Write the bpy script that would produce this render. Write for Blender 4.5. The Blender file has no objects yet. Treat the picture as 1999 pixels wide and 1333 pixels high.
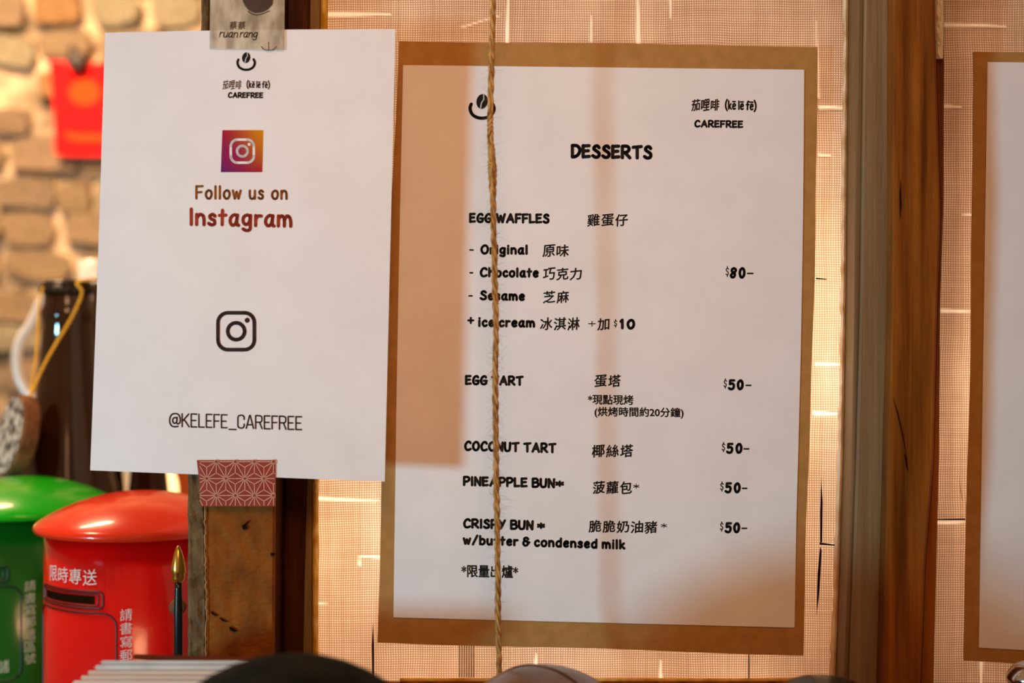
import bpy, bmesh, math, random
from mathutils import Vector, Matrix
random.seed(7)
R = math.radians
scene = bpy.context.scene
col = scene.collection

# ------------------------------------------------------------------ camera
D = 0.743                       # distance from the lens to the menu plane (y = 0)
K = 0.535 / 1999                # metres per photo pixel on the menu plane
cam_d = bpy.data.cameras.new('camera'); cam = bpy.data.objects.new('camera', cam_d); col.objects.link(cam)
cam.location = (0, -D, 0); cam.rotation_euler = (R(90), 0, 0)
cam_d.sensor_width = 36; cam_d.lens = 36 * D / 0.535; cam_d.clip_start = 0.02; cam_d.clip_end = 20
cam_d.dof.use_dof = True; cam_d.dof.focus_distance = D - 0.008; cam_d.dof.aperture_fstop = 5.0
scene.camera = cam
# ------------------------------------------------------------------ world, lights, exposure
scene.view_settings.view_transform = 'Standard'; scene.view_settings.look = 'None'
scene.view_settings.exposure = 0.0; scene.view_settings.gamma = 1.0
scene.view_settings.use_curve_mapping = False
w = bpy.data.worlds.new('room_glow'); scene.world = w; w.use_nodes = True
w.node_tree.nodes['Background'].inputs[0].default_value = (1.0, 0.50, 0.24, 1)
w.node_tree.nodes['Background'].inputs[1].default_value = 0.30

def light(name, kind, loc, target, power, color, size=0.1, size_y=None, spread=None):
    d = bpy.data.lights.new(name, kind); d.energy = power; d.color = color
    if kind == 'AREA':
        d.size = size
        if size_y: d.shape = 'RECTANGLE'; d.size_y = size_y
        else: d.shape = 'DISK'
        if spread: d.spread = R(spread)
    elif kind in ('POINT', 'SPOT'):
        d.shadow_soft_size = size
    o = bpy.data.objects.new(name, d); col.objects.link(o); o.location = loc
    o.rotation_euler = (Vector(target) - Vector(loc)).to_track_quat('-Z', 'Y').to_euler()
    return o
# cool daylight from an opening at the left, a warm room lamp and added spot, bulbs and added backlights behind the cloth
light('daylight_opening', 'AREA', (-1.12, -1.04, -0.17), (0, 0, 0), 14.5, (0.35, 0.78, 1.0), 0.17)
light('room_lamp', 'AREA', (0.0, -0.85, 0.60), (0.0, 0, -0.05), 1.9, (1.0, 0.50, 0.25), 0.35)
sp_ = light('added_warm_spot', 'SPOT', (0.02, -0.85, 0.45), (-0.07, 0, 0.02), 10.0, (1.0, 0.50, 0.25), 0.14); sp_.data.spot_size = R(46); sp_.data.spot_blend = 1.0  # added spot that warms the menu more than the card
light('bulb_behind_screen_left', 'POINT', (-0.085, 0.10, -0.09), (0, 0, 0), 0.82, (1.0, 0.80, 0.62), 0.025)
light('bulb_behind_screen_right', 'POINT', (0.165, 0.09, 0.01), (0, 0, 0), 1.35, (1.0, 0.80, 0.62), 0.03)
light('added_backlight_foot', 'POINT', (0.06, 0.13, -0.18), (0, 0, 0), 0.6, (1.0, 0.80, 0.62), 0.03)  # added point light to brighten the cloth near its foot
light('added_backlight_top', 'POINT', (-0.06, 0.10, 0.19), (0, 0, 0), 0.3, (1.0, 0.80, 0.62), 0.03)  # added point light to lift the cloth's upper left
light('bulb_behind_second_screen', 'POINT', (0.26, 0.12, -0.05), (0, 0, 0), 0.62, (1.0, 0.80, 0.62), 0.03)
light('lamp_at_brick_wall', 'AREA', (-0.65, 0.55, 0.75), (-0.6, 1.2, 0.15), 18.0, (1.0, 0.63, 0.34), 0.25)
light('lamp_over_shelf', 'AREA', (-0.55, 0.02, 0.45), (-0.3, 0.2, -0.1), 1.8, (1.0, 0.66, 0.38), 0.10)

# ------------------------------------------------------------------ helpers
def P(u, v, y=0.0):
    s = K * (y + D) / D
    return Vector(((u - 999.5) * s, y, -(v - 666.5) * s))
def S(y): return K * (y + D) / D

def tag(o, label=None, cat=None, group=None, kind=None):
    if label: o['label'] = label
    if cat: o['category'] = cat
    if group: o['group'] = group
    if kind: o['kind'] = kind
    return o
def empty(name, loc, label, cat, group=None):
    o = bpy.data.objects.new(name, None); col.objects.link(o); o.location = loc; o.empty_display_size = 0.01
    return tag(o, label, cat, group)
def link(name, me, m=None, parent=None, smooth=False):
    o = bpy.data.objects.new(name, me); col.objects.link(o)
    if m is not None and not me.materials: me.materials.append(m)
    if smooth:
        for p in me.polygons: p.use_smooth = True
    if parent is not None:
        o.parent = parent
        q = Vector((0, 0, 0)); a = parent
        while a is not None: q += a.location; a = a.parent
        o.location = -q + o.location          # vertices are given in world space
    return o
def mesh(name, vs, fs, m=None, parent=None, smooth=False):
    me = bpy.data.meshes.new(name); me.from_pydata([tuple(v) for v in vs], [], fs); me.update()
    return link(name, me, m, parent, smooth)
def frombm(name, bm, m=None, parent=None, smooth=False):
    me = bpy.data.meshes.new(name); bm.normal_update(); bm.to_mesh(me); bm.free()
    return link(name, me, m, parent, smooth)

def lathe(prof, c, n=48, axis=None):
    vs, fs = [], []
    k = len(prof)
    for i in range(n):
        a = 2 * math.pi * i / n
        for r, z in prof: vs.append(Vector((r * math.cos(a), r * math.sin(a), z)))
    for i in range(n):
        j = (i + 1) % n
        for q in range(k - 1): fs.append((i * k + q, j * k + q, j * k + q + 1, i * k + q + 1))
    if prof[0][0] > 1e-6: fs.append(tuple(i * k for i in range(n))[::-1])
    if prof[-1][0] > 1e-6: fs.append(tuple(i * k + k - 1 for i in range(n)))
    if axis is not None: vs = [axis @ v for v in vs]
    return [v + Vector(c) for v in vs], fs
def catmull(pts, n=6, closed=False):
    out = []; m = len(pts); seg = m if closed else m - 1
    for i in range(seg):
        if closed: p0, p1, p2, p3 = (pts[(i + j - 1) % m] for j in range(4))
        else: p0, p1, p2, p3 = pts[max(i - 1, 0)], pts[i], pts[i + 1], pts[min(i + 2, m - 1)]
        for s in range(n):
            t = s / n
            out.append(tuple(0.5 * (2 * b + (c - a) * t + (2 * a - 5 * b + 4 * c - d) * t * t + (-a + 3 * b - 3 * c + d) * t ** 3)
                       for a, b, c, d in zip(p0, p1, p2, p3)))
    out.append(tuple(pts[0] if closed else pts[-1]))
    return out
def tube(path, rad, n=8, vs=None, fs=None, caps=True):
    vs = [] if vs is None else vs; fs = [] if fs is None else fs
    b = len(vs); up = Vector((0.123, 0.97, 0.21)).normalized()
    for i, p in enumerate(path):
        p = Vector(p); t = (Vector(path[min(i + 1, len(path) - 1)]) - Vector(path[max(i - 1, 0)])).normalized()
        a = t.cross(up).normalized(); c = t.cross(a)
        r = rad(i / (len(path) - 1)) if callable(rad) else rad
        for k in range(n):
            q = 2 * math.pi * k / n; vs.append(p + a * math.cos(q) * r + c * math.sin(q) * r)
    for i in range(len(path) - 1):
        for k in range(n):
            k2 = (k + 1) % n
            fs.append((b + i * n + k, b + i * n + k2, b + (i + 1) * n + k2, b + (i + 1) * n + k))
    if caps:
        fs.append(tuple(b + k for k in range(n))[::-1]); fs.append(tuple(b + (len(path) - 1) * n + k for k in range(n)))
    return vs, fs

# a board whose front face follows a left and a right edge given as (u, v) photo points on its own plane
def edge_at(pts, v):
    if v <= pts[0][1]: a, b = pts[0], pts[1]
    elif v >= pts[-1][1]: a, b = pts[-2], pts[-1]
    else:
        for a, b in zip(pts, pts[1:]):
            if a[1] <= v <= b[1]: break
    t = (v - a[1]) / (b[1] - a[1]); return a[0] + (b[0] - a[0]) * t
def board(name, left, right, y0, y1, m, parent=None, v0=-250, v1=None, n=40, nx=3, rough=0.0, chip=0.0, seed=0):
    rnd = random.Random(seed)
    if v1 is None: v1 = 666.5 + 0.262 / S(y0)
    vs, fs = [], []
    for i in range(n + 1):
        v = v0 + (v1 - v0) * i / n
        l, r = edge_at(left, v) + rnd.uniform(-chip, chip), edge_at(right, v)
        row = [P(l, v, y0 + 0.0012)]
        for k in range(nx + 1):
            q = P(l + (r - l) * k / nx, v, y0); q.y += rnd.uniform(-rough, rough) if 0 < k < nx else 0
            if k == 0: q.x += 0.0010
            if k == nx: q.x -= 0.0010
            row.append(q)
        row.append(P(r, v, y0 + 0.0012))
        for q in (Vector(row[-1]), Vector(row[0])):
            row.append(Vector((q.x, y1, q.z)))
        vs += row
    k = nx + 5
    for i in range(n):
        for j in range(k):
            j2 = (j + 1) % k; a = i * k
            fs.append((a + j, a + k + j, a + k + j2, a + j2))
    fs.append(tuple(range(k))); fs.append(tuple(n * k + j for j in range(k))[::-1])
    return mesh(name, vs, fs, m, parent)

# ------------------------------------------------------------------ materials
def mat(name, c1, c2=None, scale=60, stretch=(1, 1, 1), rough=0.6, bump=0.0, bscale=None, metal=0, spec=0.5, detail=4,
        coat=0, lo=0.35, hi=0.65, trans=0, ior=1.45, bstretch=None, bdist=0.001):
    m = bpy.data.materials.new(name); m.use_nodes = True; nt = m.node_tree; N = nt.nodes; L = nt.links
    b = N['Principled BSDF']; b.inputs['Roughness'].default_value = rough; b.inputs['Metallic'].default_value = metal
    b.inputs['Specular IOR Level'].default_value = spec; b.inputs['Coat Weight'].default_value = coat
    b.inputs['Coat Roughness'].default_value = 0.08
    b.inputs['Transmission Weight'].default_value = trans; b.inputs['IOR'].default_value = ior
    b.inputs['Base Color'].default_value = (*c1, 1)
    tc = N.new('ShaderNodeTexCoord')
    if c2 is not None:
        mp = N.new('ShaderNodeMapping'); mp.inputs['Scale'].default_value = stretch
        no = N.new('ShaderNodeTexNoise'); no.inputs['Scale'].default_value = scale; no.inputs['Detail'].default_value = detail
        rp = N.new('ShaderNodeValToRGB'); rp.color_ramp.elements[0].position = lo; rp.color_ramp.elements[1].position = hi
        rp.color_ramp.elements[0].color = (*c1, 1); rp.color_ramp.elements[1].color = (*c2, 1)
        L.new(tc.outputs['Object'], mp.inputs[0]); L.new(mp.outputs[0], no.inputs['Vector'])
        L.new(no.outputs['Fac'], rp.inputs[0]); L.new(rp.outputs[0], b.inputs['Base Color'])
    if bump:
        mp2 = N.new('ShaderNodeMapping'); mp2.inputs['Scale'].default_value = bstretch or stretch
        n2 = N.new('ShaderNodeTexNoise'); n2.inputs['Scale'].default_value = bscale or scale; n2.inputs['Detail'].default_value = 5
        bp = N.new('ShaderNodeBump'); bp.inputs['Strength'].default_value = bump; bp.inputs['Distance'].default_value = bdist
        L.new(tc.outputs['Object'], mp2.inputs[0]); L.new(mp2.outputs[0], n2.inputs['Vector'])
        L.new(n2.outputs['Fac'], bp.inputs['Height']); L.new(bp.outputs[0], b.inputs['Normal'])
    return m
M = {}
M['paper'] = mat('white_paper', (0.80, 0.78, 0.77), (0.84, 0.82, 0.81), scale=40, rough=0.75, bump=0.08, bscale=700, spec=0.2)
M['kraft'] = mat('kraft_card', (0.40, 0.20, 0.055), (0.46, 0.235, 0.07), scale=160, rough=0.8, bump=0.15, bscale=900, spec=0.15)
M['ink'] = mat('black_ink', (0.012, 0.010, 0.009), rough=0.7, spec=0.15)
M['ink_brown'] = mat('brown_ink', (0.25, 0.075, 0.012), rough=0.7, spec=0.15)
M['ink_red'] = mat('red_brown_ink', (0.34, 0.038, 0.016), rough=0.7, spec=0.15)
M['ink_dark'] = mat('dark_grey_ink', (0.04, 0.018, 0.016), rough=0.7, spec=0.15)
M['post'] = mat('rough_brown_timber', (0.11, 0.030, 0.003), (0.34, 0.105, 0.010), scale=60, stretch=(1, 1, 0.6), rough=0.65, bump=0.8, bscale=380, bstretch=(0.7, 1, 1.2), detail=8, lo=.3, hi=.75, spec=0.12)
M['post_dark_shaded'] = mat('dark_shaded_timber', (0.035, 0.009, 0.002), (0.075, 0.02, 0.004), scale=50, stretch=(3, 1, .3), rough=0.5, bump=0.3, bscale=200, spec=0.12)  # very dark timber; also carries the painted shade of the post's right side
M['post_side'] = mat('grey_olive_worn_face', (0.080, 0.046, 0.018), (0.17, 0.108, 0.050), scale=120, rough=0.85, bump=1.0, bscale=330, detail=7, spec=0.12)
M['olive'] = mat('olive_batten', (0.16, 0.085, 0.018), (0.24, 0.14, 0.04), scale=60, stretch=(4, 1, .3), rough=0.6, bump=0.3, bscale=200)
M['greyboard'] = mat('weathered_grey_brown_board', (0.15, 0.085, 0.035), (0.26, 0.17, 0.085), scale=45, stretch=(5, 1, .12), detail=9, rough=0.42, bump=0.25, bscale=300, bstretch=(3, 1, .2), lo=.3, hi=.7)
M['greyboard_edge'] = mat('brown_board_edge', (0.13, 0.07, 0.022), (0.20, 0.11, 0.04), scale=45, stretch=(5, 1, .12), rough=0.5, bump=0.2, bscale=300, bstretch=(3, 1, .2))
M['orange'] = mat('orange_brown_timber', (0.10, 0.024, 0.002), (0.32, 0.105, 0.012), scale=30, stretch=(5, 1, .2), rough=0.45, bump=0.35, bscale=200, bstretch=(3, 1, .3), detail=10, lo=.36, hi=.66, spec=0.12)
M['crack'] = mat('dark_crack', (0.015, 0.006, 0.002), rough=0.9, spec=0.0)
M['twine'] = mat('jute_fibre', (0.22, 0.085, 0.014), (0.62, 0.35, 0.10), scale=260, stretch=(3, 3, .6), rough=0.8, bump=0.8, bscale=700, bstretch=(2, 2, .4), bdist=.0006)
M['fuzz'] = mat('jute_fuzz', (0.30, 0.16, 0.07), rough=0.8)
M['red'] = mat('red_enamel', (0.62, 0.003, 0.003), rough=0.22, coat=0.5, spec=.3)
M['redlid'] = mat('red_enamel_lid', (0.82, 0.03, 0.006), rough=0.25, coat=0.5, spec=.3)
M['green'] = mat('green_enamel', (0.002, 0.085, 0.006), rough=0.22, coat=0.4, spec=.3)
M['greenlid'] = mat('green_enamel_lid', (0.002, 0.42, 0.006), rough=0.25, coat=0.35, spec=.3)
M['reddark'] = mat('dark_red_line', (0.10, 0.001, 0.001), rough=0.5)
M['greendark'] = mat('dark_green_line', (0.001, 0.02, 0.003), rough=0.5)
M['whiteprint'] = mat('pale_print', (0.75, 0.62, 0.55), rough=0.6)
M['goldprint'] = mat('pale_gold_print', (0.50, 0.50, 0.30), rough=0.6)
M['glass'] = mat('dark_brown_bottle_glass', (0.035, 0.011, 0.003), rough=0.05, trans=0.3, coat=0.5, ior=1.5)
M['cap'] = mat('black_crown_cap', (0.02, 0.018, 0.016), rough=0.25, metal=0.5)
M['cord'] = mat('yellow_cord', (0.75, 0.36, 0.015), (0.85, 0.48, 0.03), scale=300, rough=0.7)
M['ceramic'] = mat('white_glazed_ceramic', (0.80, 0.72, 0.62), rough=0.25, coat=0.4)
M['bark'] = mat('brown_bark', (0.10, 0.035, 0.008), (0.22, 0.08, 0.02), scale=120, rough=0.8, bump=0.8, bscale=200)
M['tagface'] = mat('speckled_grey_wood_face', (0.05, 0.045, 0.035), (0.55, 0.50, 0.42), scale=170, rough=0.7, lo=.42, hi=.58)
M['mortar'] = mat('cream_mortar', (0.20, 0.15, 0.09), (0.80, 0.60, 0.40), scale=17, rough=0.95, bump=1.0, bscale=30, bdist=.02)
for i, (a, b) in enumerate([((0.62, 0.40, 0.22), (0.80, 0.56, 0.34)), ((0.55, 0.38, 0.24), (0.72, 0.52, 0.33)), ((0.48, 0.35, 0.22), (0.62, 0.47, 0.31)),
                            ((0.75, 0.33, 0.12), (0.85, 0.46, 0.20)), ((0.70, 0.52, 0.33), (0.88, 0.70, 0.47))]):
    M['brick%d' % i] = mat('worn_brick_%d' % i, tuple(x * .62 for x in a), tuple(min(.95, x * 1.3) for x in b), scale=24, detail=7, rough=0.95, bump=0.9, bscale=60, bdist=.01)
M['envelope'] = mat('bright_red_paper', (0.92, 0.010, 0.012), rough=0.7, spec=.1)
M['envgold'] = mat('orange_gold_print', (0.95, 0.075, 0.008), rough=0.6, spec=.1)
M['blackclip'] = mat('dark_grey_magnet', (0.06, 0.045, 0.04), rough=0.5)
M['felt'] = mat('black_felt', (0.006, 0.007, 0.006), (0.014, 0.014, 0.011), scale=60, rough=0.95, bump=0.6, bscale=400, spec=0.1)
M['jar'] = mat('grey_brown_glaze', (0.10, 0.055, 0.03), (0.17, 0.10, 0.06), scale=30, rough=0.3, coat=0.3)
M['jarrim'] = mat('dark_brown_glaze', (0.05, 0.022, 0.008), rough=0.35)
M['chrome'] = mat('chrome', (0.75, 0.74, 0.72), rough=0.15, metal=1)
M['brass'] = mat('polished_brass', (0.80, 0.50, 0.10), rough=0.22, metal=1)
M['rod'] = mat('black_lacquer', (0.006, 0.012, 0.010), rough=0.25)
M['page'] = mat('cream_page', (0.60, 0.44, 0.32), (0.74, 0.58, 0.44), scale=50, stretch=(.3, 1, 12), rough=0.7)
M['pagegrey'] = mat('grey_white_page', (0.50, 0.47, 0.42), (0.66, 0.63, 0.57), scale=60, rough=0.7)
M['cover'] = mat('brown_leather_cover', (0.12, 0.025, 0.008), rough=0.35)
M['counter'] = mat('dark_wood_counter', (0.10, 0.04, 0.012), (0.18, 0.075, 0.022), scale=12, stretch=(1, 6, 1), rough=0.5)
M['baffle'] = mat('warm_baffle', (0.55, 0.42, 0.30), (0.62, 0.48, 0.35), scale=8, rough=0.9)
M['wax'] = mat('candle_glass', (0.95, 0.75, 0.45), rough=0.4)

def emissive(name, c, s):
    m = bpy.data.materials.new(name); m.use_nodes = True; b = m.node_tree.nodes['Principled BSDF']
    b.inputs['Emission Color'].default_value = (*c, 1); b.inputs['Emission Strength'].default_value = s
    b.inputs['Base Color'].default_value = (*c, 1); return m
M['flame'] = emissive('lit_candle_glow', (1.0, 0.62, 0.24), 3.0)

def film(name, c1, c2, opac, scale=80, stretch=(1, 1, 1), bump=0.2):
    m = mat(name, c1, c2, scale=scale, stretch=stretch, rough=0.5, bump=bump, bscale=500)
    nt = m.node_tree; out = nt.nodes['Material Output']; t = nt.nodes.new('ShaderNodeBsdfTransparent')
    mx = nt.nodes.new('ShaderNodeMixShader'); mx.inputs[0].default_value = opac
    nt.links.new(t.outputs[0], mx.inputs[1]); nt.links.new(nt.nodes['Principled BSDF'].outputs[0], mx.inputs[2])
    nt.links.new(mx.outputs[0], out.inputs['Surface']); return m
M['tape_beige'] = film('translucent_beige_tape', (0.42, 0.34, 0.22), (0.80, 0.70, 0.52), 0.50, scale=130, stretch=(1.5, 1, .6))
M['tape_red'] = film('red_washi_tape', (0.30, 0.026, 0.012), (0.36, 0.038, 0.02), 0.80)
M['tape_line'] = mat('cream_tape_lines', (0.75, 0.42, 0.28), rough=0.6)
M['tape_print'] = mat('brown_tape_print', (0.09, 0.035, 0.012), rough=0.6)
M['tape_stain'] = film('dark_tape_picture', (0.03, 0.014, 0.010), (0.06, 0.03, 0.02), 0.93)

def glowing(name, c1, c2, scale, lo=.35, hi=.65):
    m = mat(name, c1, c2, scale=scale, rough=0.6, bump=0.3, bscale=300, spec=.2, lo=lo, hi=hi); nt = m.node_tree
    t = nt.nodes.new('ShaderNodeBsdfTranslucent'); mx = nt.nodes.new('ShaderNodeMixShader'); mx.inputs[0].default_value = 0.25
    nt.links.new([n for n in nt.nodes if n.type == 'VALTORGB'][0].outputs[0], t.inputs[0])
    nt.links.new(nt.nodes['Principled BSDF'].outputs[0], mx.inputs[1]); nt.links.new(t.outputs[0], mx.inputs[2])
    nt.links.new(mx.outputs[0], nt.nodes['Material Output'].inputs['Surface']); return m
M['slub'] = glowing('pale_slub_thread', (0.93, 0.80, 0.60), (0.98, 0.92, 0.76), 300)
M['gold'] = glowing('amber_glued_edge', (0.75, 0.42, 0.03), (0.98, 0.74, 0.22), 90, .4, .6)

# woven cloth: threads reflect and pass a little light, the gaps between them pass more
def weave():
    m = bpy.data.materials.new('woven_screen_cloth'); m.use_nodes = True; nt = m.node_tree; N = nt.nodes; L = nt.links
    N.remove(N['Principled BSDF']); out = N['Material Output']
    tc = N.new('ShaderNodeTexCoord'); sp = N.new('ShaderNodeSeparateXYZ'); L.new(tc.outputs['Object'], sp.inputs[0])
    def math_(op, a, b=None, c=None):
        n = N.new('ShaderNodeMath'); n.operation = op
        for i, x in enumerate((a, b, c)):
            if x is None: continue
            if isinstance(x, (int, float)): n.inputs[i].default_value = x
            else: L.new(x, n.inputs[i])
        return n.outputs[0]
    def noise(sc, st, det=3):
        mp = N.new('ShaderNodeMapping'); mp.inputs['Scale'].default_value = st
        no = N.new('ShaderNodeTexNoise'); no.inputs['Scale'].default_value = sc; no.inputs['Detail'].default_value = det
        L.new(tc.outputs['Object'], mp.inputs[0]); L.new(mp.outputs[0], no.inputs['Vector']); return no.outputs['Fac']
    per = 0.00125
    wob = noise(22, (1, 1, 1))
    x = math_('ADD', sp.outputs['X'], math_('MULTIPLY', wob, 0.0035)); z = math_('ADD', sp.outputs['Z'], math_('MULTIPLY', noise(18, (1, 1, 1)), 0.003))
    sx = math_('SINE', math_('MULTIPLY', x, 2 * math.pi / per)); sz = math_('SINE', math_('MULTIPLY', z, 2 * math.pi / per))
    hx = math_('MULTIPLY_ADD', sx, 0.5, 0.5); hz = math_('MULTIPLY_ADD', sz, 0.5, 0.5)
    vs_ = noise(150, (6, 1, .05)); hs_ = noise(150, (.05, 1, 6))       # uneven thread thickness along each direction
    gx = math_('MULTIPLY', hx, math_('MULTIPLY_ADD', vs_, 1.6, 0.15)); gz = math_('MULTIPLY', hz, math_('MULTIPLY_ADD', hs_, 1.2, 0.35))
    patch = noise(30, (1, 1, .5), 4)
    g = math_('ADD', math_('MULTIPLY', gx, gz), math_('MULTIPLY', math_('SUBTRACT', patch, .45), 0.8))
    g.node.use_clamp = True
    cr = N.new('ShaderNodeValToRGB'); cr.color_ramp.elements[0].color = (0.40, 0.26, 0.17, 1); cr.color_ramp.elements[1].color = (0.93, 0.74, 0.56, 1)
    cr.color_ramp.elements[0].position = .08; cr.color_ramp.elements[1].position = .75
    L.new(g, cr.inputs[0])
    df = N.new('ShaderNodeBsdfDiffuse'); tr = N.new('ShaderNodeBsdfTranslucent'); mx = N.new('ShaderNodeMixShader')
    L.new(cr.outputs[0], df.inputs[0]); L.new(cr.outputs[0], tr.inputs[0]); 
    at = N.new('ShaderNodeAttribute'); at.attribute_name = 'thin'
    th = N.new('ShaderNodeMix'); th.data_type = 'RGBA'; L.new(at.outputs['Fac'], th.inputs[0]); L.new(cr.outputs[0], th.inputs[6]); th.inputs[7].default_value = (1.0, .93, .80, 1)
    L.new(th.outputs[2], df.inputs[0]); L.new(th.outputs[2], tr.inputs[0]); L.new(math_('MULTIPLY_ADD', at.outputs['Fac'], .12, .5), mx.inputs[0])
    bp = N.new('ShaderNodeBump'); bp.inputs['Strength'].default_value = 0.4; bp.inputs['Distance'].default_value = .0004
    L.new(math_('MULTIPLY', hx, hz), bp.inputs['Height']); L.new(bp.outputs[0], df.inputs['Normal'])
    L.new(df.outputs[0], mx.inputs[1]); L.new(tr.outputs[0], mx.inputs[2]); L.new(mx.outputs[0], out.inputs['Surface'])
    return m
M['weave'] = weave()

# ------------------------------------------------------------------ setting: wall, counter, unseen panels behind the screens
WY = 1.20
def rough_plane(name, x0, x1, z0, z1, y, nx, nz, amp, m, parent=None):
    vs = []; fs = []
    for j in range(nz + 1):
        for i in range(nx + 1):
            vs.append((x0 + (x1 - x0) * i / nx, y + random.uniform(-amp, amp), z0 + (z1 - z0) * j / nz))
    for j in range(nz):
        for i in range(nx):
            a = j * (nx + 1) + i; fs.append((a, a + 1, a + nx + 2, a + nx + 1))
    return mesh(name, vs, fs, m, parent)
CZ = -0.262
wall = rough_plane('wall_back', -1.7, 0.9, -0.5, 1.1, WY, 90, 60, 0.004, M['mortar']); tag(wall, kind='structure')
# worn bricks, each its own piece; six meshes shared
bms = []
for k in range(6):
    bm = bmesh.new(); bmesh.ops.create_cube(bm, size=1)
    bmesh.ops.subdivide_edges(bm, edges=bm.edges[:], cuts=1, use_grid_fill=True)
    for v in bm.verts:
        v.co = Vector((v.co.x * (1 - .13 * abs(v.co.z * 2) ** 2), v.co.y * 1, v.co.z * (1 - .12 * abs(v.co.x * 2) ** 2)))
        v.co += Vector((random.uniform(-.045, .045), random.uniform(-.15, .15), random.uniform(-.07, .07)))
    me = bpy.data.meshes.new('brick'); bm.to_mesh(me); bm.free(); bms.append(me)
bw, bh = 0.098, 0.050
nb = 0
def brick(x, z, wd, hg, mk, rot=0):
    global nb
    src = bms[nb % 6]; key = '%s_%d' % (mk, nb % 6)
    me = bpy.data.meshes.get('brick_' + key)
    if me is None:
        me = src.copy(); me.name = 'brick_' + key; me.materials.append(M[mk])
        for p in me.polygons: p.use_smooth = False
    o = bpy.data.objects.new('brick', me); col.objects.link(o); o.parent = wall
    o.location = (x, WY - 0.002 + random.uniform(-.004, .004), z); o.scale = (wd, 0.030, hg)
    o.rotation_euler = (random.uniform(-.03, .03), rot + random.uniform(-.09, .09), random.uniform(-.05, .05)); nb += 1
row = 0; z = -0.30
while z < 0.72:
    x = -1.18 + (row % 2) * bw * .5 + random.uniform(-.02, .02)
    while x < 0.02:
        wd = bw * random.choice((1, 1, 1, .55, .8)); u = x / (K * (WY + D) / D) + 999.5; v = 666.5 - z / (K * (WY + D) / D)
        if random.random() > 0.09:
            orange = (u < 75 and v < 190 and random.random() < .7) or random.random() < .05
            mk = 'brick3' if orange else random.choice(('brick0', 'brick0', 'brick1', 'brick2', 'brick4', 'brick1'))
            if v < 220 and u > 90 and not orange: mk = random.choice(('brick4', 'brick0'))
            brick(x + wd / 2 + random.uniform(-.004, .004), z + random.uniform(-.006, .006), wd - random.uniform(.004, .018), bh - random.uniform(.003, .017), mk)
        x += wd
    z += bh; row += 1

ct = bmesh.new(); bmesh.ops.create_cube(ct, size=1, matrix=Matrix.Translation((-0.15, 0.42, CZ - 0.02)) @ Matrix.Diagonal((1.9, 1.5, 0.04, 1)))
bmesh.ops.bevel(ct, geom=ct.edges[:], offset=0.003, segments=2, affect='EDGES')
o = frombm('worktop', ct, M['counter']); tag(o, 'long dark wooden worktop that carries the tins, bottles and jars', 'counter')

# unseen panels added behind the cloth screens to bounce and contain the bulbs' light
def slab(name, a, b, m, parent=None, bev=0.001):
    bm = bmesh.new(); c = [(p + q) / 2 for p, q in zip(a, b)]; s = [abs(q - p) for p, q in zip(a, b)]
    bmesh.ops.create_cube(bm, size=1, matrix=Matrix.Translation(c) @ Matrix.Diagonal((*s, 1)))
    if bev: bmesh.ops.bevel(bm, geom=bm.edges[:], offset=bev, segments=2, affect='EDGES')
    return frombm(name, bm, m, parent)
tag(slab('added_baffle_1', (-0.15, 0.24, CZ), (0.62, 0.26, 0.42), M['baffle']), kind='structure')
tag(slab('added_baffle_2', (-0.155, 0.032, CZ), (-0.14, 0.24, 0.42), M['baffle']), kind='structure')

# ------------------------------------------------------------------ posts
YL = -0.036            # front of the left post
post = empty('timber_post', P(450, 1330, 0), 'rough brown timber post with a worn grey left edge behind the taped card', 'post')
pl = [(393, 0), (392, 60), (367, 940), (367, 1333)]; pm = [(410, 0), (403, 500), (399, 960), (401, 1100), (403, 1200), (400, 1333)]
pr = [(545, 0), (537, 900), (534, 1333)]
board('shade_dark_side', [(a - .2, b) for a, b in pm], [(a - 1.0, b) for a, b in pr], YL + .0045, 0.03, M['post_dark_shaded'], post)  # right side of the post, its shade put into the dark colour
board('post_face', [(a - .2, b) for a, b in pm], pr, YL, YL + .004, M['post'], post, nx=8, rough=.0005, n=90, chip=1.0, seed=3)
o = board('worn_edge', pl, [(a + .6, b) for a, b in pm], YL - 0.0005, 0.03, M['post_side'], post, nx=4, rough=.0007, n=110, chip=1.0, seed=4); tag(o, 'worn grey-olive edge of the post')
# chipped light line where the two faces meet, knots and scars
vs, fs = [], []
rnd = random.Random(5)
path = []
for i in range(60):
    v = 985 + i * 5.6; path.append(P(edge_at(pm, v) + rnd.uniform(-1.2, 1.2), v, YL - 0.0012))
tube(path, lambda t: S(YL) * (0.7 + 0.9 * abs(math.sin(t * 23))), 5, vs, fs)
mesh('chipped_edge', vs, fs, mat('bare_wood_chip', (0.42, 0.24, 0.10), rough=.8), post)
def blob(pts, y, m, name, parent, th=0.0004):
    n = len(pts); vs = [P(a, b, y - th) for a, b in pts] + [P(a, b, y + th) for a, b in pts]
    fs = [tuple(range(n))[::-1], tuple(range(n, 2 * n))] + [(i, (i + 1) % n, n + (i + 1) % n, n + i) for i in range(n)]
    return mesh(name, vs, fs, m, parent)
for pts in ([(472, 1026), (478, 1022), (486, 1015), (480, 1025), (484, 1031), (477, 1034), (474, 1032)],
            [(447, 1223), (456, 1226), (464, 1232), (456, 1233), (449, 1230)], [(411, 1193), (421, 1198), (424, 1203), (414, 1199)],
            [(427, 1205), (437, 1209), (444, 1214), (434, 1212)], [(528, 1080), (537, 1078), (536, 1084), (529, 1085)]):
    blob(pts, YL - 0.0007, M['crack'], 'knot', post)

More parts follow.
